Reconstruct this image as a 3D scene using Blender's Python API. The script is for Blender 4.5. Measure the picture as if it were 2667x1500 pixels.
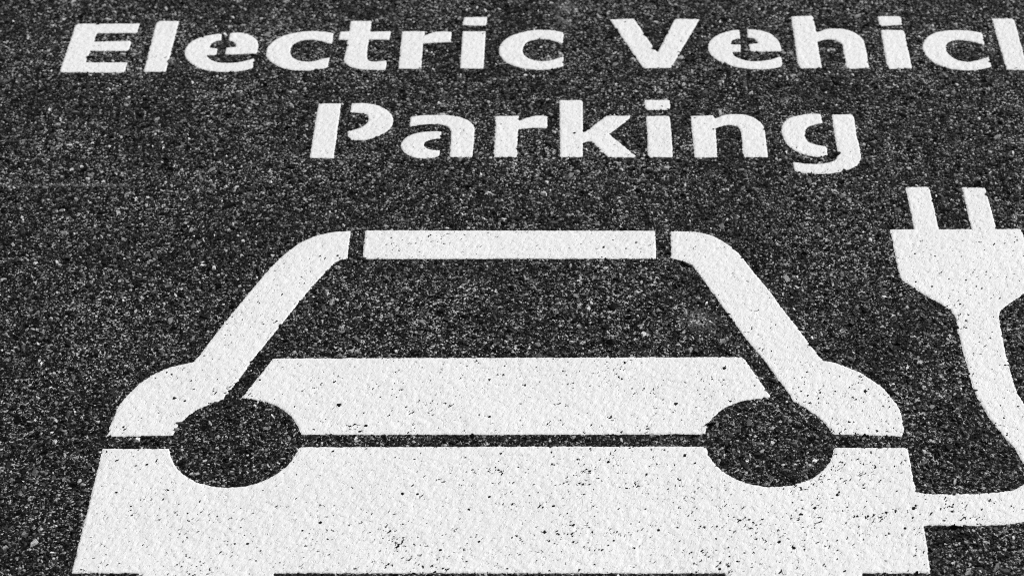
import bpy, math
import numpy as np
from mathutils import Matrix, Vector

for o in list(bpy.data.objects):
    bpy.data.objects.remove(o)
scene = bpy.context.scene
COL = scene.collection
rng = np.random.default_rng(7)

# ------------------------------------------------------------------ camera
cam_data = bpy.data.cameras.new('camera')
cam = bpy.data.objects.new('camera', cam_data)
COL.objects.link(cam)
scene.camera = cam
cam_data.sensor_width = 36.0
cam_data.lens = 5603.27 / 2667.0 * 36.0
cam_data.clip_start = 0.05
cam_data.clip_end = 600.0
PITCH, YAW, ROLL = (math.radians(a) for a in (38.98442, 1.34993, -0.93517))
right = Vector((1, 0, 0)); up = Vector((0, math.sin(PITCH), math.cos(PITCH))); fwd = Vector((0, math.cos(PITCH), -math.sin(PITCH)))
r2 = right * math.cos(ROLL) + up * math.sin(ROLL)
u2 = up * math.cos(ROLL) - right * math.sin(ROLL)
basis = Matrix.Rotation(YAW, 3, 'Z') @ Matrix((r2, u2, -fwd)).transposed()
cam.matrix_world = Matrix.Translation((0, 0, 1.6)) @ basis.to_4x4()
cam_data.dof.use_dof = True
cam_data.dof.focus_distance = 2.40
cam_data.dof.aperture_fstop = 8.0

# ------------------------------------------------------------------ sky, sun, exposure
SUN_ELEV, SUN_AZ = math.radians(44), math.radians(62)     # azimuth measured from +Y (away from the camera) towards +X
world = bpy.data.worlds.new('World')
scene.world = world
world.use_nodes = True
nt = world.node_tree
for n in list(nt.nodes):
    nt.nodes.remove(n)
sky = nt.nodes.new('ShaderNodeTexSky')
sky.sky_type = 'NISHITA'
sky.sun_disc = False
sky.sun_elevation = SUN_ELEV
sky.sun_rotation = SUN_AZ
grey = nt.nodes.new('ShaderNodeRGBToBW')                    # the photograph is black and white
bg = nt.nodes.new('ShaderNodeBackground')
bg.inputs['Strength'].default_value = 0.12
wout = nt.nodes.new('ShaderNodeOutputWorld')
nt.links.new(sky.outputs[0], grey.inputs[0])
nt.links.new(grey.outputs[0], bg.inputs[0])
nt.links.new(bg.outputs[0], wout.inputs[0])
sun_data = bpy.data.lights.new('sun', 'SUN')
sun_data.energy = 3.2
sun_data.angle = math.radians(5.0)
sun = bpy.data.objects.new('sun', sun_data)
COL.objects.link(sun)
sdir = Vector((math.sin(SUN_AZ) * math.cos(SUN_ELEV), math.cos(SUN_AZ) * math.cos(SUN_ELEV), math.sin(SUN_ELEV)))
sun.rotation_euler = sdir.to_track_quat('Z', 'Y').to_euler()
sun.location = (0, 0, 5)
vs = scene.view_settings
scene.display_settings.display_device = 'sRGB'
vs.view_transform = 'Standard'
vs.look = 'None'
vs.exposure = 0.0
vs.gamma = 1.0
vs.use_curve_mapping = False
scene.render.engine = 'CYCLES'
scene.cycles.use_denoising = False
scene.cycles.filter_width = 1.0

# ------------------------------------------------------------------ materials
def new_mat(name):
    m = bpy.data.materials.new(name)
    m.use_nodes = True
    t = m.node_tree
    return m, t, t.nodes['Principled BSDF']

def node(t, kind, **kw):
    n = t.nodes.new(kind)
    for k, v in kw.items():
        if k.startswith('i_'):
            n.inputs[k[2:].replace('_', ' ')].default_value = v
        else:
            setattr(n, k, v)
    return n

def math_node(t, op, a, b=None, c=None, clamp=False):
    n = t.nodes.new('ShaderNodeMath')
    n.operation = op
    n.use_clamp = clamp
    for i, v in enumerate((a, b, c)):
        if v is None:
            continue
        if isinstance(v, (int, float)):
            n.inputs[i].default_value = v
        else:
            t.links.new(v, n.inputs[i])
    return n.outputs[0]

def ramp(t, fac, stops, interp='LINEAR'):
    n = t.nodes.new('ShaderNodeValToRGB')
    cr = n.color_ramp
    cr.interpolation = interp
    while len(cr.elements) < len(stops):
        cr.elements.new(0.5)
    for e, (p, v) in zip(cr.elements, stops):
        e.position = p
        e.color = (v, v, v, 1)
    t.links.new(fac, n.inputs[0])
    return n.outputs[0]

def flat_coords(t):
    """World position projected on the ground: textures run on across neighbouring pieces."""
    g = node(t, 'ShaderNodeNewGeometry')
    m = node(t, 'ShaderNodeVectorMath', operation='MULTIPLY')
    m.inputs[1].default_value = (1, 1, 0)
    t.links.new(g.outputs['Position'], m.inputs[0])
    return m.outputs[0]

def noise(t, co, scale, detail=3.0, rough=0.55, dist=0.0):
    n = node(t, 'ShaderNodeTexNoise', i_Scale=scale, i_Detail=detail, i_Roughness=rough, i_Distortion=dist)
    t.links.new(co, n.inputs['Vector'])
    return n.outputs[0]

def voro(t, co, scale, feature='F1', rand=1.0):
    n = node(t, 'ShaderNodeTexVoronoi', feature=feature, i_Scale=scale, i_Randomness=rand)
    t.links.new(co, n.inputs['Vector'])
    return n

def warp(t, co, scale, amount):
    n = node(t, 'ShaderNodeTexNoise', i_Scale=scale, i_Detail=2.0)
    t.links.new(co, n.inputs['Vector'])
    s = node(t, 'ShaderNodeVectorMath', operation='MULTIPLY_ADD')
    s.inputs[1].default_value = (amount, amount, 0)
    t.links.new(n.outputs['Color'], s.inputs[0])
    t.links.new(co, s.inputs[2])
    return s.outputs[0]

def mix_val(t, fac, a, b):
    n = node(t, 'ShaderNodeMix', data_type='FLOAT')
    for i, v in ((0, fac), (2, a), (3, b)):
        if isinstance(v, (int, float)):
            n.inputs[i].default_value = v
        else:
            t.links.new(v, n.inputs[i])
    return n.outputs[0]

def sepx(t, col):
    n = node(t, 'ShaderNodeSeparateColor')
    t.links.new(col, n.inputs[0])
    return n.outputs

def dusty(t, co, col):
    """Pale dust trodden into the asphalt in a few places and along one thin old line."""
    total = None
    for x, y, r in ((0.172, 1.918, 0.026), (0.169, 2.459, 0.016), (0.020, 2.602, 0.024), (0.021, 2.563, 0.012)):
        d = node(t, 'ShaderNodeVectorMath', operation='DISTANCE')
        d.inputs[1].default_value = (x, y, 0)
        t.links.new(co, d.inputs[0])
        f = math_node(t, 'MULTIPLY_ADD', d.outputs['Value'], -1.0 / r, 1.0, clamp=True)
        total = f if total is None else math_node(t, 'ADD', total, f)
    sx = node(t, 'ShaderNodeSeparateXYZ')
    t.links.new(co, sx.inputs[0])
    across = math_node(t, 'MULTIPLY_ADD', math_node(t, 'ABSOLUTE', math_node(t, 'SUBTRACT', sx.outputs[1], 2.184)), -1.0 / 0.0050, 1.0, clamp=True)
    along = math_node(t, 'LESS_THAN', sx.outputs[0], -0.53)
    total = math_node(t, 'ADD', total, math_node(t, 'MULTIPLY', math_node(t, 'MULTIPLY', across, along), 0.8))
    grit = ramp(t, noise(t, co, 330.0, 3.0, 0.6), [(0.42, 0.0), (0.62, 1.0)])
    return math_node(t, 'ADD', col, math_node(t, 'MULTIPLY', math_node(t, 'MULTIPLY', total, grit), 0.26))

# bitumen with the fine fraction of the aggregate
ASPHALT, t, b = new_mat('asphalt')
co = flat_coords(t)
wco = warp(t, co, 260.0, 0.0022)
v1 = voro(t, wco, 350.0)
v2 = voro(t, wco, 640.0)
big = noise(t, co, 7.0, 4.0, 0.6)
mid = noise(t, co, 55.0, 3.0, 0.6)
bias = math_node(t, 'ADD', math_node(t, 'MULTIPLY_ADD', big, 0.30, -0.15), math_node(t, 'MULTIPLY_ADD', mid, 0.30, -0.15))
c1 = ramp(t, math_node(t, 'ADD', sepx(t, v1.outputs['Color'])[0], bias),
          [(0.0, 0.004), (0.50, 0.007), (0.74, 0.018), (0.88, 0.07), (0.96, 0.26), (1.0, 0.50)])
c2 = ramp(t, math_node(t, 'ADD', sepx(t, v2.outputs['Color'])[1], bias),
          [(0.0, 0.003), (0.60, 0.007), (0.84, 0.03), (0.94, 0.20), (1.0, 0.50)])
colr = math_node(t, 'MAXIMUM', c1, c2)
colr = dusty(t, co, colr)
t.links.new(colr, b.inputs['Base Color'])
b.inputs['Roughness'].default_value = 0.5
b.inputs['Specular IOR Level'].default_value = 0.05
h = math_node(t, 'ADD', math_node(t, 'MULTIPLY', v1.outputs['Distance'], -1.0), math_node(t, 'MULTIPLY', sepx(t, v1.outputs['Color'])[1], 0.8))
h = math_node(t, 'ADD', h, math_node(t, 'MULTIPLY', v2.outputs['Distance'], -0.4))
bump = node(t, 'ShaderNodeBump', i_Strength=0.9, i_Distance=0.0012)
t.links.new(h, bump.inputs['Height'])
t.links.new(bump.outputs[0], b.inputs['Normal'])

# crushed stone in the asphalt: per-stone tone, dusty and tar-stained faces
def stone_mat(name, src):
    m, t, b = new_mat(name)
    if src == 'attr':
        a = node(t, 'ShaderNodeAttribute', attribute_name='tone')
        tone = a.outputs['Fac']
    else:
        oi = node(t, 'ShaderNodeObjectInfo')
        tone = ramp(t, oi.outputs['Random'], [(0.0, 0.03), (0.5, 0.09), (0.85, 0.24), (1.0, 0.50)])
    co = flat_coords(t)
    n = noise(t, co, 520.0, 3.0, 0.65)
    k = ramp(t, n, [(0.32, 0.35), (0.5, 0.9), (0.72, 1.25)])
    t.links.new(dusty(t, co, math_node(t, 'MULTIPLY', tone, k)), b.inputs['Base Color'])
    b.inputs['Roughness'].default_value = 0.42
    b.inputs['Specular IOR Level'].default_value = 0.12
    bump = node(t, 'ShaderNodeBump', i_Strength=0.5, i_Distance=0.0006)
    t.links.new(n, bump.inputs['Height'])
    t.links.new(bump.outputs[0], b.inputs['Normal'])
    return m
AGGREGATE = stone_mat('aggregate', 'attr')
STONE = stone_mat('stone', 'obj')

# road paint: white film, open pits and pin holes where it did not cover the stones
PAINT, t, b = new_mat('road_paint')
co = flat_coords(t)
att = node(t, 'ShaderNodeAttribute', attribute_name='pit')
wco = warp(t, co, 300.0, 0.0025)
# the roller left the film drawn out along one diagonal
du = node(t, 'ShaderNodeVectorMath', operation='DOT_PRODUCT'); du.inputs[1].default_value = (0.60, 0.80, 0)
dv = node(t, 'ShaderNodeVectorMath', operation='DOT_PRODUCT'); dv.inputs[1].default_value = (-0.80, 0.60, 0)
t.links.new(wco, du.inputs[0]); t.links.new(wco, dv.inputs[0])
cb = node(t, 'ShaderNodeCombineXYZ')
t.links.new(math_node(t, 'MULTIPLY', du.outputs['Value'], 0.5), cb.inputs[0])
t.links.new(dv.outputs['Value'], cb.inputs[1])
drawn = cb.outputs[0]
fine = noise(t, drawn, 330.0, 2.0, 0.6)
score = math_node(t, 'ADD', att.outputs['Fac'], math_node(t, 'MULTIPLY_ADD', fine, 1.9, -0.95))
pit = ramp(t, score, [(0.93, 0.0), (1.04, 1.0)])
vd = voro(t, co, 26.0)
rad = math_node(t, 'MULTIPLY_ADD', math_node(t, 'POWER', sepx(t, vd.outputs['Color'])[0], 6.0), 0.018, 0.020)
has = math_node(t, 'GREATER_THAN', sepx(t, vd.outputs['Color'])[1], 0.70)
dd = math_node(t, 'ADD', vd.outputs['Distance'], math_node(t, 'MULTIPLY_ADD', fine, 0.04, -0.02))
dot = math_node(t, 'MULTIPLY', math_node(t, 'LESS_THAN', dd, rad), has)
hole = math_node(t, 'MAXIMUM', pit, dot)
dust = ramp(t, noise(t, co, 9.0, 4.0, 0.6), [(0.3, 0.79), (0.7, 0.84)])
col = mix_val(t, hole, dust, 0.010)
t.links.new(col, b.inputs['Base Color'])
b.inputs['Roughness'].default_value = 0.6
t.links.new(mix_val(t, hole, 0.3, 0.03), b.inputs['Specular IOR Level'])
grain = noise(t, drawn, 180.0, 3.0, 0.62)
line = math_node(t, 'ABSOLUTE', math_node(t, 'SUBTRACT', noise(t, drawn, 150.0, 2.0, 0.5), 0.5))
crease = math_node(t, 'MULTIPLY', ramp(t, line, [(0.0, 1.0), (0.045, 0.0)]), ramp(t, noise(t, co, 150.0, 1.0, 0.5), [(0.50, 0.0), (0.62, 1.0)]))
hh = math_node(t, 'MULTIPLY_ADD', hole, -0.8, math_node(t, 'MULTIPLY_ADD', crease, -0.40, math_node(t, 'MULTIPLY', grain, 1.7)))
bump = node(t, 'ShaderNodeBump', i_Strength=0.85, i_Distance=0.0013)
t.links.new(hh, bump.inputs['Height'])
t.links.new(bump.outputs[0], b.inputs['Normal'])

# ------------------------------------------------------------------ outlines of the stencils, on the ground, in 0.1 mm; * marks a corner
OUTLINES = {
    'E': '-6649,25603* -6613,25645* -5749,25639* -5756,25398* -6314,25395* -6319,25178* -5822,25192* -5798,25154* -5803,24970* -5826,24939* -6331,24939* -6349,24657* -5774,24653* -5777,24434* -5793,24398* -6634,24410* -6662,24446*',
    'l1': '-5482,25708* -5207,25706* -5216,24444* -5230,24411* -5519,24416* -5524,25659*',
    'e1L': '-4572,25373* -4555,25197* -4644,25167 -4689,25078 -4696,25013* -4583,24996* -4581,24827* -4704,24827* -4666,24740 -4564,24655 -4414,24631 -4251,24647 -4129,24696 -4051,24743* -4044,24503* -4191,24431 -4370,24406 -4554,24423 -4744,24484 -4909,24634 -4999,24785 -5022,24904 -5017,25039 -4961,25176 -4845,25285 -4703,25346',
    'e1R': '-4455,25379* -4373,25399 -4239,25371 -4118,25280 -4043,25135 -4023,24999 -4032,24857* -4464,24839* -4464,25012* -4328,25035* -4350,25110 -4394,25172 -4456,25196*',
    'c1': '-3014,25369* -3142,25412 -3293,25430 -3478,25407 -3676,25332 -3812,25202 -3891,25032 -3904,24879 -3873,24745 -3792,24627 -3652,24510 -3482,24443 -3317,24432 -3138,24464 -3029,24503* -3023,24753* -3123,24717 -3246,24661 -3374,24658 -3489,24716 -3565,24844 -3574,24979 -3543,25098 -3457,25179 -3330,25209 -3198,25181 -3101,25136 -3015,25091*',
    't': '-2799,25689* -2504,25687* -2507,25411* -2218,25416* -2232,25202* -2514,25204* -2516,24871 -2504,24736 -2470,24669 -2419,24652 -2332,24658 -2238,24678* -2234,24452* -2319,24443 -2465,24447 -2612,24471 -2725,24528 -2795,24611 -2820,24705 -2814,24872 -2810,25202* -2938,25203* -2927,25414* -2803,25409*',
    'r1': '-2065,25415* -1745,25413* -1754,25285* -1668,25367 -1558,25408 -1447,25410 -1376,25396* -1379,25131* -1492,25129 -1621,25119 -1760,25096* -1757,24466* -2070,24477*',
    'i1d': '-1212,25776* -891,25781* -896,25591* -914,25546* -1240,25569*',
    'i1': '-1227,25409* -905,25407* -913,24467* -1229,24476*',
    'c2': '177,25368* 60,25414 -89,25439 -256,25427 -423,25369 -589,25249 -684,25096 -713,24943 -697,24802 -635,24658 -505,24534 -323,24457 -124,24433 39,24461 163,24517* 170,24766* 58,24700 -70,24647 -197,24658 -325,24739 -381,24840 -386,24958 -356,25084 -292,25162 -181,25202 -52,25194 59,25142 160,25080*',
    'V': '819,25706* 1160,25722* 1177,25663* 1448,24841* 1724,25694* 1743,25715* 2061,25703* 2066,25680* 1648,24556* 1614,24468* 1257,24463* 1209,24564*',
    'e2L': '2602,25428* 2601,25197* 2536,25187 2483,25133 2461,25051* 2599,25040* 2584,24865* 2465,24859* 2490,24768 2566,24687 2671,24637 2816,24629 2964,24665 3127,24751* 3123,24502* 3020,24459 2837,24428 2657,24439 2480,24496 2306,24606 2189,24763 2147,24925 2163,25077 2234,25220 2352,25333 2486,25401',
    'e2R': '2714,25441* 2839,25419 2982,25356 3083,25235 3134,25071 3145,24871* 2724,24864* 2707,25057* 2839,25073* 2815,25151 2768,25210 2704,25224*',
    'h': '3350,25765* 3641,25780* 3656,25734* 3658,25338* 3783,25420 3924,25446 4079,25418 4214,25303 4280,25155 4291,24978 4285,24452* 4018,24430* 3980,24496* 3979,24829 3968,25065 3885,25158 3766,25162 3651,25111* 3651,24456* 3370,24444* 3334,24583* 3343,25257*',
    'i2d': '4550,25760* 4852,25761* 4873,25705* 4868,25530* 4561,25508* 4547,25543*',
    'i2': '4555,25400* 4853,25402* 4873,25343* 4860,24442* 4559,24424* 4531,24576*',
    'c3': '5937,25322* 5790,25371 5609,25393 5421,25374 5245,25296 5130,25153 5075,24990 5077,24805 5136,24638 5259,24488 5445,24405 5640,24388 5807,24419 5933,24478* 5928,24716* 5787,24641 5636,24595 5514,24629 5421,24736 5379,24887 5393,25005 5456,25099 5553,25140 5697,25122 5817,25070 5924,25018*',
    'l2': '6125,25685* 6410,25690* 6431,25645* 6406,24383* 6120,24398*',
    'P1': '-3081,23644* -2780,23642* -2779,23554* -2783,22395* -3092,22408*',
    'P2': '-2635,23645* -2448,23644 -2284,23589 -2153,23472 -2076,23301 -2073,23147 -2126,23009 -2225,22903 -2342,22828 -2461,22796 -2584,22805* -2638,22890* -2651,22996* -2531,23051 -2432,23142 -2393,23241 -2398,23318 -2449,23396 -2530,23421 -2644,23434*',
    'a1': '-1845,23327* -1706,23355 -1530,23369 -1336,23359 -1176,23308 -1067,23215 -1006,23095 -997,22928 -1010,22408* -1302,22418* -1299,22868 -1311,23014 -1347,23097 -1433,23143 -1539,23159 -1696,23142 -1850,23099*',
    'a2': '-1427,22990* -1567,22988 -1722,22961 -1841,22895 -1914,22793 -1938,22685 -1911,22572 -1837,22476 -1748,22408 -1644,22384 -1524,22398 -1430,22433* -1427,22575* -1515,22576 -1594,22609 -1640,22690 -1629,22750 -1576,22794 -1428,22836*',
    'r2': '-728,23337* -423,23339* -427,23209* -349,23276 -226,23331 -121,23346 -49,23327* -54,23057* -138,23066 -277,23058 -429,23034* -439,22408* -736,22415*',
    'k': '109,23690* 136,23702* 397,23704* 419,23663* 410,22936* 726,23336* 1037,23337* 1028,23269* 749,22919* 1083,22422* 1062,22395* 729,22409* 500,22775* 408,22722* 404,22407* 113,22406*',
    'i3d': '1234,23694* 1243,23701* 1554,23703* 1568,23676* 1567,23519* 1532,23465* 1267,23466* 1237,23510*',
    'i3': '1242,23328* 1535,23332* 1554,23296* 1557,23024 1549,22400* 1241,22404* 1232,22475* 1243,22955',
    'n': '1824,23324* 2119,23341* 2139,23260* 2245,23334 2405,23367 2561,23342 2692,23230 2759,23070 2765,22879 2763,22400* 2468,22395* 2449,22492* 2453,22730 2452,22956 2420,23078 2336,23115 2230,23097 2134,23040* 2118,22397* 1827,22389*',
    'g1': '3523,23364* 3532,23155* 3415,23119 3322,23052 3282,22943 3279,22816 3317,22720 3406,22666 3528,22630* 3524,22434* 3432,22400 3297,22424 3167,22489 3058,22617 3004,22781 2981,22969 3017,23145 3115,23274 3279,23344 3404,23371',
    'g2': '3665,23348* 3928,23353* 3953,23300* 3944,22873 3947,22545 3939,22368 3881,22228 3759,22121 3618,22064 3446,22030 3261,22040 3099,22075* 3069,22116* 3073,22299* 3197,22257 3349,22248 3504,22268 3603,22325 3648,22428 3657,22605 3660,22965',
    'roof': '-2282,20882* 1227,20865* 1268,20858* 1260,20310* -2272,20316*',
    'shellL': '-2454,20871* -2455,20319* -2550,20294 -2602,20242 -2659,20138 -2817,19827 -3117,19133 -3281,18749 -3384,18510 -3493,18201 -3653,17801* -3794,17717 -3923,17624 -4027,17504 -4103,17364 -4138,17209* -4860,17190* -4845,17423 -4829,17554 -4785,17754 -4707,17928 -4501,18214 -4350,18329 -4161,18403* -4074,18433* -4024,18526* -3766,19207 -3516,19803 -3307,20265 -3167,20500 -3064,20624 -2943,20731 -2802,20805 -2674,20848',
    'shellR': '1453,20852* 1595,20857 1726,20844 1876,20802 1992,20735 2104,20620 2204,20496 2280,20356 2381,20114 2552,19723 2708,19326 2859,18960 2959,18706 3049,18485* 3071,18444* 3184,18418 3326,18333 3458,18249 3574,18127 3679,17999 3758,17834 3825,17657 3841,17511 3838,17395 3842,17294* 3801,17194* 3062,17223* 2998,17380 2915,17524 2801,17645 2677,17769* 2634,17895 2526,18151 2408,18442 2268,18739 2094,19164 1950,19525 1803,19893 1719,20098 1660,20202 1588,20262 1493,20297 1436,20320*',
    'hood': '-3170,18494* -795,18501* 2160,18511* 2197,18458* 2306,18166 2430,17833* 2277,17802 2131,17770 1995,17708 1876,17618 1778,17504 1707,17373 1672,17228* -345,17218* -2738,17219* -2788,17355 -2852,17482 -2941,17594 -3050,17686 -3176,17754 -3312,17795 -3455,17815* -3323,18125',
    'prong1': '4424,21746* 4703,21753* 4722,21711* 4719,20893* 4711,20826* 4417,20827* 4420,20891*',
    'prong2': '5125,21743* 5395,21731* 5418,21697* 5418,20888* 5414,20824* 5107,20825* 5113,20892*',
    'body': '-4873,17000* -4150,17000* -4109,16860 -4046,16729 -3957,16615 -3846,16521 -3718,16451 -3579,16410 -3435,16397 -3291,16415 -3153,16461 -3028,16535 -2921,16633 -2836,16751 -2777,16883 -2734,17024* -343,17033* 1666,17034* 1689,16892 1747,16760 1832,16643 1939,16545 2063,16472 2200,16426 2344,16409 2488,16421 2626,16464 2753,16533 2862,16628 2950,16743 3013,16873 3051,17013* 3840,17013* 3841,16866 3837,16618 3845,16357* 3858,15848* 3851,15588 3834,15166* -4897,15153*',
    'tyreL': '-4198,15214* -2825,15214* -2825,14254* -4198,14254*',
    'tyreR': '1759,15214* 3136,15214* 3136,14254* 1759,14254*',
    'head': '4121,20881* 4127,20641 4122,20352 4126,20068 4142,19915 4245,19764 4464,19526 4613,19366 4661,19268 4675,19171 4667,18906 5167,19025 5177,19218 5211,19315 5289,19408 5541,19648 5721,20703 5723,20844* 5702,20887*',
    'cable': '4667,18906* 4677,18396 4683,18538 4684,18146 4692,17966 4719,17787 4761,17618 4803,17449 4858,17305 4929,17120 4990,16993 5020,16860 5043,16770 5080,16615 4996,16461 4912,16386 4754,16339 4514,16312 4231,16300 4043,16305 3904,16319 3837,16346 3821,16366* 3741,16366* 3773,15837* 3853,15837* 3978,15838 4256,15837 4534,15841 4768,15864 4900,15896 5347,16115 5547,16615 5427,17239 5206,17750 5178,17846 5162,17988 5154,18206 5155,18490 5145,18395 5167,19025* 5157,19085* 4677,18966*',
    'e3L': '7087,25380* 7086,25150* 7021,25140 6968,25086 6946,25004* 7085,24993* 7069,24817* 6950,24811* 6975,24721 7051,24640 7156,24590 7301,24582 7449,24618 7612,24703* 7608,24454* 7505,24412 7322,24380 7142,24391 6966,24448 6792,24559 6674,24716 6632,24877 6648,25030 6719,25173 6837,25285 6971,25353',
    'e3R': '7199,25393* 7324,25372 7467,25309 7568,25188 7619,25023 7630,24824* 7209,24816* 7192,25009* 7324,25025* 7300,25104 7253,25162 7189,25176*',
}
PINHOLES = [(-0.4204, 1.7813, 0.0018), (-0.2359, 1.7696, 0.0021), (-0.2038, 1.7359, 0.0018), (-0.4617, 1.632, 0.001), (-0.4401, 1.598, 0.0011), (-0.2412, 1.5875, 0.0014), (-0.2367, 1.6951, 0.0012), (-0.3148, 1.5568, 0.0011), (-0.4355, 1.6747, 0.0012), (-0.426, 1.6795, 0.0009), (-0.4471, 1.6727, 0.0009), (-0.4433, 1.6111, 0.0009), (-0.0654, 1.6257, 0.001), (-0.0364, 1.5686, 0.0011), (-0.1421, 1.6293, 0.0013), (0.1375, 1.7716, 0.0015), (-0.0681, 1.7504, 0.001), (0.0016, 1.6121, 0.0013), (-0.0412, 1.5653, 0.0009), (0.0516, 1.5486, 0.0011), (0.1109, 1.5769, 0.0015), (0.0406, 1.664, 0.001), (0.061, 1.6785, 0.0014), (-0.1141, 1.548, 0.0012), (-0.0868, 1.6067, 0.0011), (-0.1578, 1.6301, 0.0014), (0.0844, 1.5509, 0.0009), (0.1432, 1.6889, 0.0014), (-0.111, 1.5223, 0.0009), (0.1709, 1.5219, 0.0015), (0.2602, 1.5996, 0.0017), (0.3012, 1.6283, 0.0013), (0.1583, 1.581, 0.001), (0.1714, 1.5823, 0.0009), (0.2967, 1.5187, 0.0009), (0.2751, 1.6089, 0.0014), (0.2483, 1.5516, 0.0016), (0.2339, 1.5602, 0.0014), (0.3658, 1.5796, 0.0015), (0.3662, 1.6721, 0.0009), (0.1534, 1.6766, 0.0009), (0.378, 1.609, 0.0015), (0.4483, 1.977, 0.0013), (0.4364, 2.0398, 0.0011), (0.506, 1.9731, 0.0009), (0.4306, 1.9859, 0.0009), (0.1945, 1.8314, 0.0017), (0.3256, 1.7416, 0.0009), (0.2839, 1.7849, 0.001), (0.2502, 1.8604, 0.0009), (-0.396, 1.8533, 0.0009), (-0.4353, 1.8244, 0.0009), (-0.4053, 1.8105, 0.0009), (-0.4008, 1.7963, 0.0009), (-0.4079, 1.7765, 0.0009), (-0.3282, 1.8116, 0.001), (-0.2851, 1.7666, 0.0009), (-0.2602, 1.7301, 0.0009), (-0.279, 2.0367, 0.001), (0.0635, 2.0536, 0.0013), (-0.077, 2.0825, 0.0009), (0.0899, 2.0504, 0.0009), (0.0302, 2.2939, 0.0014), (0.1459, 2.3544, 0.0009), (0.2105, 2.302, 0.0012), (0.1033, 2.5627, 0.0012), (0.1174, 2.5361, 0.0009)]
PALE_STONES = [(0.2075, 1.6737, 0.0072), (0.262, 1.6737, 0.0029), (0.4482, 1.7632, 0.0059), (0.3888, 1.7765, 0.0033), (0.2333, 1.6552, 0.005), (0.2575, 1.7556, 0.0037), (0.4985, 1.6731, 0.0029), (0.4563, 1.5405, 0.0055), (0.434, 1.5461, 0.0041), (-0.3287, 1.741, 0.003), (-0.3222, 1.6896, 0.0034), (-0.3349, 1.7165, 0.0029), (-0.2997, 1.7374, 0.0028), (-0.3698, 1.6974, 0.0034), (-0.3128, 1.8603, 0.0036), (-0.353, 1.7037, 0.0021), (-0.553, 1.7974, 0.003), (-0.5399, 1.8165, 0.0061), (-0.6499, 2.0138, 0.0032), (-0.6451, 2.1442, 0.0034), (-0.5832, 2.1608, 0.003), (-0.6119, 2.1041, 0.003), (-0.3245, 2.0976, 0.0058), (-0.379, 2.0824, 0.0033), (-0.4351, 2.0577, 0.0049), (-0.4892, 2.3139, 0.007), (-0.6466, 2.3177, 0.0062), (-0.6508, 2.2676, 0.0044), (-0.5616, 2.5978, 0.0038), (-0.7323, 2.546, 0.0034), (0.1037, 1.9072, 0.0039), (-0.2708, 1.9273, 0.0031), (0.1126, 1.94, 0.0031), (0.3026, 2.0171, 0.0032), (0.3565, 1.9364, 0.0026), (0.2285, 1.893, 0.0026), (0.2246, 2.28, 0.0038), (0.5785, 2.2843, 0.0038), (0.52, 2.3567, 0.0018)]

def outline(key, step=0.0012):
    """Catmull-Rom through the smooth points, straight between corners."""
    pts, cor = [], []
    for w in OUTLINES[key].split():
        cor.append(w.endswith('*'))
        x, y = w.rstrip('*').split(',')
        pts.append((int(x) * 1e-4, int(y) * 1e-4))
    pts = np.array(pts); n = len(pts); out = []
    for i in range(n):
        p1, p2 = pts[i], pts[(i + 1) % n]
        p0 = p1 - (p2 - p1) if cor[i] else pts[i - 1]
        p3 = p2 + (p2 - p1) if cor[(i + 1) % n] else pts[(i + 2) % n]
        if cor[i] and cor[(i + 1) % n]:
            m1 = m2 = p2 - p1
        else:
            L = np.linalg.norm(p2 - p1)
            def tang(a, bb, c):
                la, lb = np.linalg.norm(bb - a) + 1e-9, np.linalg.norm(c - bb) + 1e-9
                return L * ((bb - a) / la * lb + (c - bb) / lb * la) / (la + lb)
            m1 = p2 - p1 if cor[i] else tang(p0, p1, p2)
            m2 = p2 - p1 if cor[(i + 1) % n] else tang(p1, p2, p3)
        k = max(1, int(np.linalg.norm(p2 - p1) / step))
        s = (np.arange(k) / k)[:, None]
        out.append((2*s**3 - 3*s**2 + 1) * p1 + (s**3 - 2*s**2 + s) * m1 + (-2*s**3 + 3*s**2) * p2 + (s**3 - s**2) * m2)
    return np.concatenate(out)

# ------------------------------------------------------------------ paint sheet: one grid over the marking, each piece cut out of it
G = 0.00125
X0, Y0 = -0.690, 1.330
NX, NY = int(1.480 / G), int(1.275 / G)
gx = X0 + np.arange(NX) * G
gy = Y0 + np.arange(NY) * G

def field(wave, seed):
    """Smooth random field of about this wavelength, mean 0, deviation 1."""
    r = np.random.default_rng(seed)
    f = np.fft.rfft2(r.standard_normal((NY, NX)).astype(np.float32))
    k = np.hypot(np.fft.fftfreq(NY, G)[:, None], np.fft.rfftfreq(NX, G)[None, :])
    f *= np.exp(-(k * wave * 0.6) ** 2)
    o = np.fft.irfft2(f, s=(NY, NX)).astype(np.float32)
    return o / o.std()

def blur(a, sigma):
    k2 = np.fft.fftfreq(NY, G)[:, None] ** 2 + np.fft.rfftfreq(NX, G)[None, :] ** 2
    return np.fft.irfft2(np.fft.rfft2(a) * np.exp(-2 * (math.pi * sigma) ** 2 * k2), s=(NY, NX)).astype(np.float32)

def fill(poly):
    """Inside mask of a closed outline on the grid (even-odd)."""
    m = np.zeros((NY, NX), bool)
    a, c = poly, np.roll(poly, -1, 0)
    ylo, yhi = np.minimum(a[:, 1], c[:, 1]), np.maximum(a[:, 1], c[:, 1])
    for j in range(max(0, int((ylo.min() - Y0) / G)), min(NY, int((yhi.max() - Y0) / G) + 2)):
        s = (ylo <= gy[j]) & (gy[j] < yhi)
        if s.any():
            xs = np.sort(a[s, 0] + (gy[j] - a[s, 1]) * (c[s, 0] - a[s, 0]) / (c[s, 1] - a[s, 1]))
            m[j] = np.searchsorted(xs, gx) % 2 == 1
    return m

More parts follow.
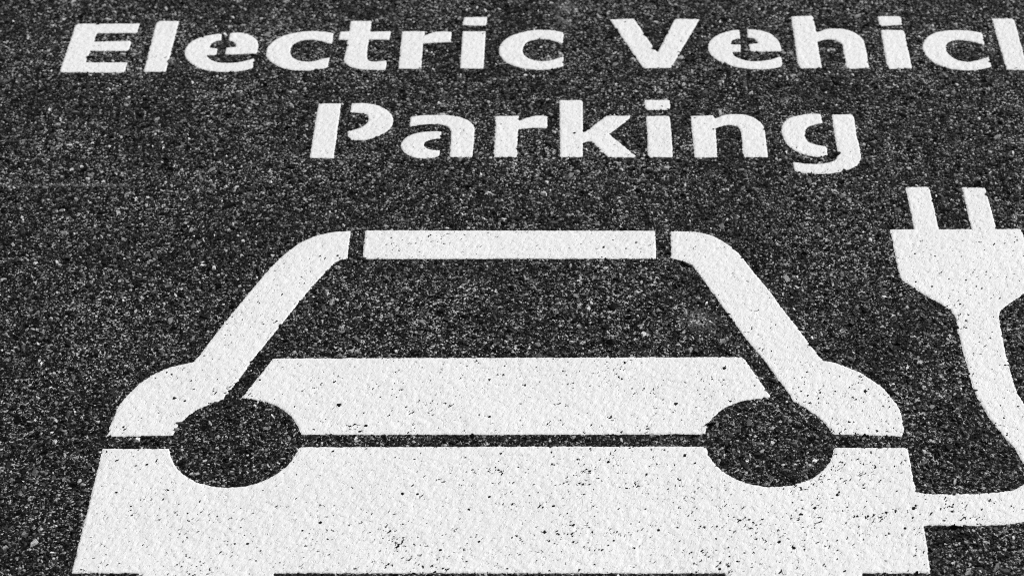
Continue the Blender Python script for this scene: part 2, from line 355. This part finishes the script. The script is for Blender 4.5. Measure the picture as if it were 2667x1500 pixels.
keys = list(OUTLINES)
owner = np.full((NY, NX), -1, np.int16)
lines = {}
for i, k in enumerate(keys):
    lines[k] = outline(k, 0.0004)
    owner[fill(lines[k])] = i
inside = owner >= 0
# distance to the edge of the paint; seams between two pieces of one coat do not count as edges
R = 9
dist = np.full((NY, NX), R * G, np.float32)
edge = np.concatenate(list(lines.values()))
ei, ej = np.round((edge[:, 0] - X0) / G).astype(int), np.round((edge[:, 1] - Y0) / G).astype(int)
ok = (ei > R) & (ei < NX - R - 1) & (ej > R) & (ej < NY - R - 1)
edge, ei, ej = edge[ok], ei[ok], ej[ok]
SEAM = 1
deep = inside.copy()
for dx_, dy_ in ((SEAM, 0), (-SEAM, 0), (0, SEAM), (0, -SEAM), (1, 1), (-1, 1), (1, -1), (-1, -1)):
    deep &= np.roll(np.roll(inside, dx_, 1), dy_, 0)
real = ~deep[ej, ei]
edge, ei, ej = edge[real], ei[real], ej[real]
for dj in range(-R, R + 1):
    for di in range(-R, R + 1):
        d = np.hypot(gx[ei + di] - edge[:, 0], gy[ej + dj] - edge[:, 1]).astype(np.float32)
        np.minimum.at(dist, (ej + dj, ei + di), d)
sd = np.where(inside, dist, -dist)
# which piece a grid point next to an edge belongs to
own = owner.copy()
for _ in range(4):
    for ax, sh in ((0, 1), (0, -1), (1, 1), (1, -1)):
        nb = np.roll(own, sh, ax)
        own = np.where(own < 0, nb, own)

# ---- stones: position, size; the ones under paint only shape its film
VIS = np.array([(-0.562, 1.511), (0.477, 1.512), (0.666, 2.619), (-0.785, 2.630)])
def in_view(x, y, m):
    f = (y - 1.511) / 1.115
    return (y > 1.511 - m) & (y < 2.63 + 2 * m) & (x > -0.562 - 0.223 * f - m) & (x < 0.477 + 0.189 * f + m)

N = 240000
cx = rng.uniform(-0.95, 0.83, N); cy = rng.uniform(1.42, 2.76, N)
cr = np.clip(np.exp(rng.normal(math.log(0.00122), 0.45, N)), 0.0009, 0.0050)
keep = in_view(cx, cy, 0.07)
cx, cy, cr = cx[keep], cy[keep], cr[keep]

def at_grid(a, x, y, out=0.0):
    i = np.round((x - X0) / G).astype(int); j = np.round((y - Y0) / G).astype(int)
    good = (i >= 0) & (i < NX) & (j >= 0) & (j < NY)
    r = np.full(len(x), out, np.float32)
    r[good] = a[j[good], i[good]]
    return r

# film over the stones
dome = np.zeros((NY, NX), np.float32)
r2_ = np.random.default_rng(3)
M = 110000
px, py = r2_.uniform(X0 + .02, X0 + NX * G - .02, M), r2_.uniform(Y0 + .02, Y0 + NY * G - .02, M)
pr = np.clip(np.exp(r2_.normal(math.log(0.0023), 0.40, M)), 0.0015, 0.0085)
ph = r2_.uniform(0.35, 1.0, M).astype(np.float32)
pi_, pj_ = np.round((px - X0) / G).astype(int), np.round((py - Y0) / G).astype(int)
for dj in range(-7, 8):
    for di in range(-7, 8):
        q = np.hypot(gx[pi_ + di] - px, gy[pj_ + dj] - py) / pr
        s = q < 1
        np.maximum.at(dome, (pj_[s] + dj, pi_[s] + di), (ph[s] * (1 - q[s] ** 2)).astype(np.float32))
low = 1 - dome
dome_s = blur(dome, 0.0008)
wear = 0.05 * field(0.10, 11) + 0.07 * field(0.016, 12)
XX, YY = np.meshgrid(gx, gy)
def spot(x, y, rx, ry, v):
    return v * np.exp(-((XX - x) / rx) ** 2 - ((YY - y) / ry) ** 2)
wear = wear + spot(0.10, 1.78, 0.36, 0.06, 0.015) + spot(0.34, 1.60, 0.18, 0.10, 0.11) + spot(0.45, 1.73, 0.10, 0.10, 0.05) \
    + spot(0.0, 1.53, 0.36, 0.08, 0.07) + spot(-0.40, 1.74, 0.16, 0.22, -0.08) - 0.16 * np.clip((YY - 1.95) / 0.4, 0, 1) + spot(0.42, 1.98, 0.12, 0.15, 0.04)
ridge = np.abs(field(0.006, 21))
pit_f = (0.62 * low - 0.42 * np.minimum(ridge, 1.2) + 0.28 + wear).astype(np.float32)
for x_, y_, r_ in PINHOLES:
    pit_f = np.maximum(pit_f, np.where(np.hypot(XX - x_, (YY - y_)) < r_ + 0.0002, 2.2, -9)).astype(np.float32)
crumb = np.clip(0.30 + 0.9 * wear + spot(-0.365, 1.80, 0.02, 0.06, 0.9) + spot(0.42, 1.62, 0.03, 0.12, 0.9), 0.2, 1.6)
sdn = np.where(np.abs(sd) < 0.007, blur(sd, 0.0008), sd) + (0.00032 * field(0.0036, 31) + 0.0001 * field(0.012, 32)) * (0.55 + crumb) * (np.abs(sd) < 0.008)
sdn = np.clip(sdn - 0.00010, -R * G, R * G)
T = 0.0009
prof = np.clip(sdn / 0.0014, 0, 1); prof = prof * prof * (3 - 2 * prof)
zpaint = (0.0003 + (T - 0.0003) * prof + 0.00050 * (dome_s - 0.35) * (0.4 + 0.6 * prof) + 0.00006 * field(0.03, 41)).astype(np.float32)
gyv, gxv = np.gradient(sdn, G)
gl = np.maximum(np.hypot(gxv, gyv), 0.3)

def make_mesh(name, co, tris=None, quads=None, mat=None, attrs=(), smooth=True):
    me = bpy.data.meshes.new(name)
    me.vertices.add(len(co))
    me.vertices.foreach_set('co', np.ascontiguousarray(co, np.float32).ravel())
    parts = [(f, f.shape[1]) for f in (tris, quads) if f is not None and len(f)]
    idx = np.concatenate([f.ravel() for f, _ in parts]).astype(np.int32)
    tot = np.concatenate([np.full(len(f), s, np.int32) for f, s in parts])
    me.loops.add(len(idx))
    me.loops.foreach_set('vertex_index', idx)
    me.polygons.add(len(tot))
    me.polygons.foreach_set('loop_start', np.concatenate(([0], np.cumsum(tot)[:-1])).astype(np.int32))
    me.polygons.foreach_set('loop_total', tot)
    me.polygons.foreach_set('use_smooth', np.full(len(tot), smooth, bool))
    for an, av in attrs:
        at = me.attributes.new(an, 'FLOAT', 'POINT')
        at.data.foreach_set('value', np.ascontiguousarray(av, np.float32))
    if mat:
        me.materials.append(mat)
    me.update(calc_edges=True)
    return me

def link(name, me, parent=None, loc=(0, 0, 0)):
    o = bpy.data.objects.new(name, me)
    COL.objects.link(o)
    o.parent = parent
    o.location = loc
    return o

def painted(name, key, parent, base):
    """One piece of paint: lumpy film with ragged edges, skirted down into the asphalt. base = world position of the parent."""
    k = keys.index(key)
    mine = own == k
    pos = (sdn > 0) & mine
    cell = (pos[:-1, :-1] | pos[1:, :-1] | pos[:-1, 1:] | pos[1:, 1:])
    # cells on a seam go to the piece that owns their lower left corner or, failing that, the first that covers them
    o4 = np.stack((own[:-1, :-1], own[:-1, 1:], own[1:, :-1], own[1:, 1:]))
    p4 = np.stack((sdn[:-1, :-1], sdn[:-1, 1:], sdn[1:, :-1], sdn[1:, 1:])) > 0
    first = np.where(p4[0], o4[0], np.where(p4[1], o4[1], np.where(p4[2], o4[2], np.where(p4[3], o4[3], -1))))
    cell &= first == k
    jj, ii = np.nonzero(cell)
    vid = np.full((NY, NX), -1, np.int64)
    used = np.zeros((NY, NX), bool)
    for a, c in ((0, 0), (0, 1), (1, 0), (1, 1)):
        used[jj + a, ii + c] = True
    vj, vi = np.nonzero(used)
    vid[vj, vi] = np.arange(len(vj))
    d = sdn[vj, vi]
    mv = np.where(d < 0, -d, 0)
    x = gx[vi] + mv * gxv[vj, vi] / gl[vj, vi] ** 2
    y = gy[vj] + mv * gyv[vj, vi] / gl[vj, vi] ** 2
    x = np.clip(x, gx[vi] - G, gx[vi] + G); y = np.clip(y, gy[vj] - G, gy[vj] + G)
    z = zpaint[vj, vi]
    q = np.stack((vid[jj, ii], vid[jj, ii + 1], vid[jj + 1, ii + 1], vid[jj + 1, ii]), 1)
    e = np.concatenate((q[:, (0, 1)], q[:, (1, 2)], q[:, (2, 3)], q[:, (3, 0)]))
    code = e[:, 0] * len(vj) + e[:, 1]
    back = e[:, 1] * len(vj) + e[:, 0]
    e = e[~np.isin(code, back)]
    e = e[np.minimum(d[e[:, 0]], d[e[:, 1]]) < 0.0004]               # no skirt where the coat runs on into the next piece
    rim = np.unique(e); m = len(rim)
    hi = np.full(len(vj), -1, np.int64); hi[rim] = len(vj) + np.arange(m)
    lo = hi + m
    sk = np.stack((hi[e[:, 1]], hi[e[:, 0]], lo[e[:, 0]], lo[e[:, 1]]), 1)
    xs, ys = np.concatenate((x, x[rim], x[rim])), np.concatenate((y, y[rim], y[rim]))
    zs = np.concatenate((z, z[rim], np.full(m, -0.0012)))
    pa = np.concatenate((pit_f[vj, vi], np.full(2 * m, -1.0)))
    c = np.array(((xs.min() + xs.max()) / 2, (ys.min() + ys.max()) / 2, 0.0))
    me = make_mesh(name, np.stack((xs - c[0], ys - c[1], zs), 1), quads=np.concatenate((q, sk)), mat=PAINT, attrs=[('pit', pa)])
    o = link(name, me, parent, tuple(c - np.array(base)))
    return o, c

# ------------------------------------------------------------------ ground with its stones
gs = 150.0
gm = make_mesh('ground', np.array([(-gs, -gs, 0), (gs, -gs, 0), (gs, gs, 0), (-gs, gs, 0)], float), quads=np.array([[0, 1, 2, 3]]), mat=ASPHALT)
ground = link('ground', gm)
ground['kind'] = 'structure'
ground['label'] = 'dark speckled asphalt of the parking bay'

free = at_grid(sdn, cx, cy, -1.0) < -0.0004
cx, cy, cr = cx[free], cy[free], cr[free]
n = len(cx)
K = 5
ang = (np.arange(K)[None, :] / K + rng.uniform(-0.07, 0.07, (n, K)) + rng.uniform(0, 1, (n, 1))) * 2 * math.pi
rad = cr[:, None] * rng.uniform(0.75, 1.2, (n, K))
asp = rng.uniform(1.0, 2.5, (n, 1)); rot = rng.uniform(0, math.pi, (n, 1))
ux, uy = np.cos(ang) * rad * np.sqrt(asp), np.sin(ang) * rad / np.sqrt(asp)
rx, ry = ux * np.cos(rot) - uy * np.sin(rot), ux * np.sin(rot) + uy * np.cos(rot)
hgt = cr[:, None] * rng.uniform(0.15, 0.75, (n, 1))
ins = rng.uniform(0.45, 0.8, (n, K))
tilt = rng.normal(0, 0.30, (n, 2))
tx, ty = rx * ins, ry * ins
tz = np.maximum(hgt + tx * tilt[:, :1] + ty * tilt[:, 1:], 0.00015)
bot = np.stack((cx[:, None] + rx, cy[:, None] + ry, np.full_like(rx, -0.0003)), 2)
top = np.stack((cx[:, None] + tx, cy[:, None] + ty, tz), 2)
co = np.concatenate((bot, top), 1).reshape(-1, 3)
base = (np.arange(n) * 2 * K)[:, None]
tr = []
for a in range(K):
    c = (a + 1) % K
    tr.append(np.concatenate((base + a, base + c, base + K + c), 1))
    tr.append(np.concatenate((base + a, base + K + c, base + K + a), 1))
for a in range(1, K - 1):
    tr.append(np.concatenate((base + K, base + K + a, base + K + a + 1), 1))
u = rng.uniform(0, 1, n)
tone = np.interp(u, [0, 0.40, 0.66, 0.85, 0.95, 1.0], [0.003, 0.007, 0.027, 0.11, 0.40, 0.68])
tone *= rng.uniform(0.8, 1.2, n) * np.clip(cr / 0.0014, 0.7, 1.3)
am = make_mesh('aggregate', co, tris=np.concatenate(tr), mat=AGGREGATE, attrs=[('tone', np.repeat(tone, 2 * K))], smooth=False)
agg = link('aggregate', am, ground)
agg['kind'] = 'stuff'

def stone_mesh(seed):
    r = np.random.default_rng(seed)
    k = 7
    a = (np.arange(k) / k + r.uniform(-0.05, 0.05, k)) * 2 * math.pi
    rr = r.uniform(0.7, 1.15, k); el = r.uniform(1.0, 1.6)
    x, y = np.cos(a) * rr * el, np.sin(a) * rr / el
    tlt = r.normal(0, 0.12, 2)
    rings = [np.stack((x, y, np.full(k, -0.3)), 1), np.stack((x * 0.9, y * 0.9, 0.12 + r.uniform(-.05, .05, k)), 1)]
    rings.append(np.stack((x * .55, y * .55, 0.26 + x * tlt[0] + y * tlt[1]), 1))
    v = np.concatenate(rings + [np.array([[0, 0, 0.27]])])
    f = []
    for g_ in (0, 1):
        for i in range(k):
            j = (i + 1) % k
            f += [(g_*k+i, g_*k+j, (g_+1)*k+j), (g_*k+i, (g_+1)*k+j, (g_+1)*k+i)]
    f += [(2*k+i, 2*k+(i+1) % k, 3*k) for i in range(k)]
    return make_mesh('stone_chip', v, tris=np.array(f), mat=STONE, smooth=False)

stones = [stone_mesh(100 + i) for i in range(10)]
rs = np.random.default_rng(5)
placed = [(x, y, max(r * 0.8, 0.0026)) for x, y, r in PALE_STONES if at_grid(sdn, np.array([x]), np.array([y]), -1.0)[0] < -r]
tries = 0
while len(placed) < 300 and tries < 20000:
    tries += 1
    x, y = rs.uniform(-0.80, 0.68), rs.uniform(1.50, 2.66)
    r = min(0.0065, 0.0027 * math.exp(abs(rs.normal(0, 0.38))))
    if not in_view(np.array([x]), np.array([y]), 0.0)[0]:
        continue
    if at_grid(sdn, np.array([x]), np.array([y]), -1.0)[0] > -r * 1.3:
        continue
    if any((x - a) ** 2 + (y - c) ** 2 < (r + s) ** 2 for a, c, s in placed):
        continue
    placed.append((x, y, r))
for i, (x, y, r) in enumerate(placed):
    o = link('stone_chip', stones[i % 10], ground, (x, y, 0.0))
    o.scale = (r, r, r * rs.uniform(0.6, 1.1))
    o.rotation_euler = (0, 0, rs.uniform(0, 6.28))

# ------------------------------------------------------------------ the marking
def thing(name, loc, label, cat, group=None):
    o = bpy.data.objects.new(name, None)
    COL.objects.link(o)
    o.location = loc
    o.empty_display_size = 0.05
    o['label'] = label
    o['category'] = cat
    if group:
        o['group'] = group
    return o

def letters(root, loc, spec):
    for ch, main, extra, extra_name in spec:
        o, c = painted('letter', main, root, loc)
        o['label'] = ('capital letter ' if ch.isupper() else 'small letter ') + ch
        if extra:
            painted(extra_name, extra, o, c)

WORDS = 'stencilled words of the parking marking'
loc = (-0.20, 2.442, 0.0)
w = thing('painted_word', loc, 'white stencilled word Electric at the left of the upper line on the asphalt', 'road lettering', WORDS)
letters(w, loc, [('E', 'E', None, ''), ('l', 'l1', None, ''), ('e', 'e1L', 'e1R', 'letter_piece'), ('c', 'c1', None, ''), ('t', 't', None, ''),
                 ('r', 'r1', None, ''), ('i', 'i1', 'i1d', 'letter_dot'), ('c', 'c2', None, '')])
loc = (0.42, 2.445, 0.0)
w = thing('painted_word', loc, 'white stencilled word Vehicle at the right of the upper line, running out of the picture', 'road lettering', WORDS)
letters(w, loc, [('V', 'V', None, ''), ('e', 'e2L', 'e2R', 'letter_piece'), ('h', 'h', None, ''), ('i', 'i2', 'i2d', 'letter_dot'),
                 ('c', 'c3', None, ''), ('l', 'l2', None, ''), ('e', 'e3L', 'e3R', 'letter_piece')])
loc = (0.05, 2.24, 0.0)
w = thing('painted_word', loc, 'white stencilled word Parking on the second line, above the car roof', 'road lettering', WORDS)
letters(w, loc, [('P', 'P1', 'P2', 'letter_piece'), ('a', 'a1', 'a2', 'letter_piece'), ('r', 'r2', None, ''), ('k', 'k', None, ''),
                 ('i', 'i3', 'i3d', 'letter_dot'), ('n', 'n', None, ''), ('g', 'g2', 'g1', 'letter_piece')])

loc = (-0.055, 1.70, 0.0)
car = thing('car_symbol', loc, 'large white stencilled front view of a car with round headlights left as bare asphalt', 'road marking')
for nm, key, lab in (('roof', 'roof', None), ('side_panel', 'shellL', 'left windscreen pillar and wing'), ('side_panel', 'shellR', 'right windscreen pillar and wing'),
                     ('bonnet', 'hood', None), ('bumper', 'body', None), ('tyre', 'tyreL', None), ('tyre', 'tyreR', None)):
    o, c = painted(nm, key, car, loc)
    if lab:
        o['label'] = lab

loc = (0.48, 1.90, 0.0)
plug = thing('plug_symbol', loc, 'white stencilled two-pin electric plug whose cable curls into the car symbol', 'road marking')
for nm, key in (('prong', 'prong1'), ('prong', 'prong2'), ('plug_head', 'head'), ('cable', 'cable')):
    painted(nm, key, plug, loc)
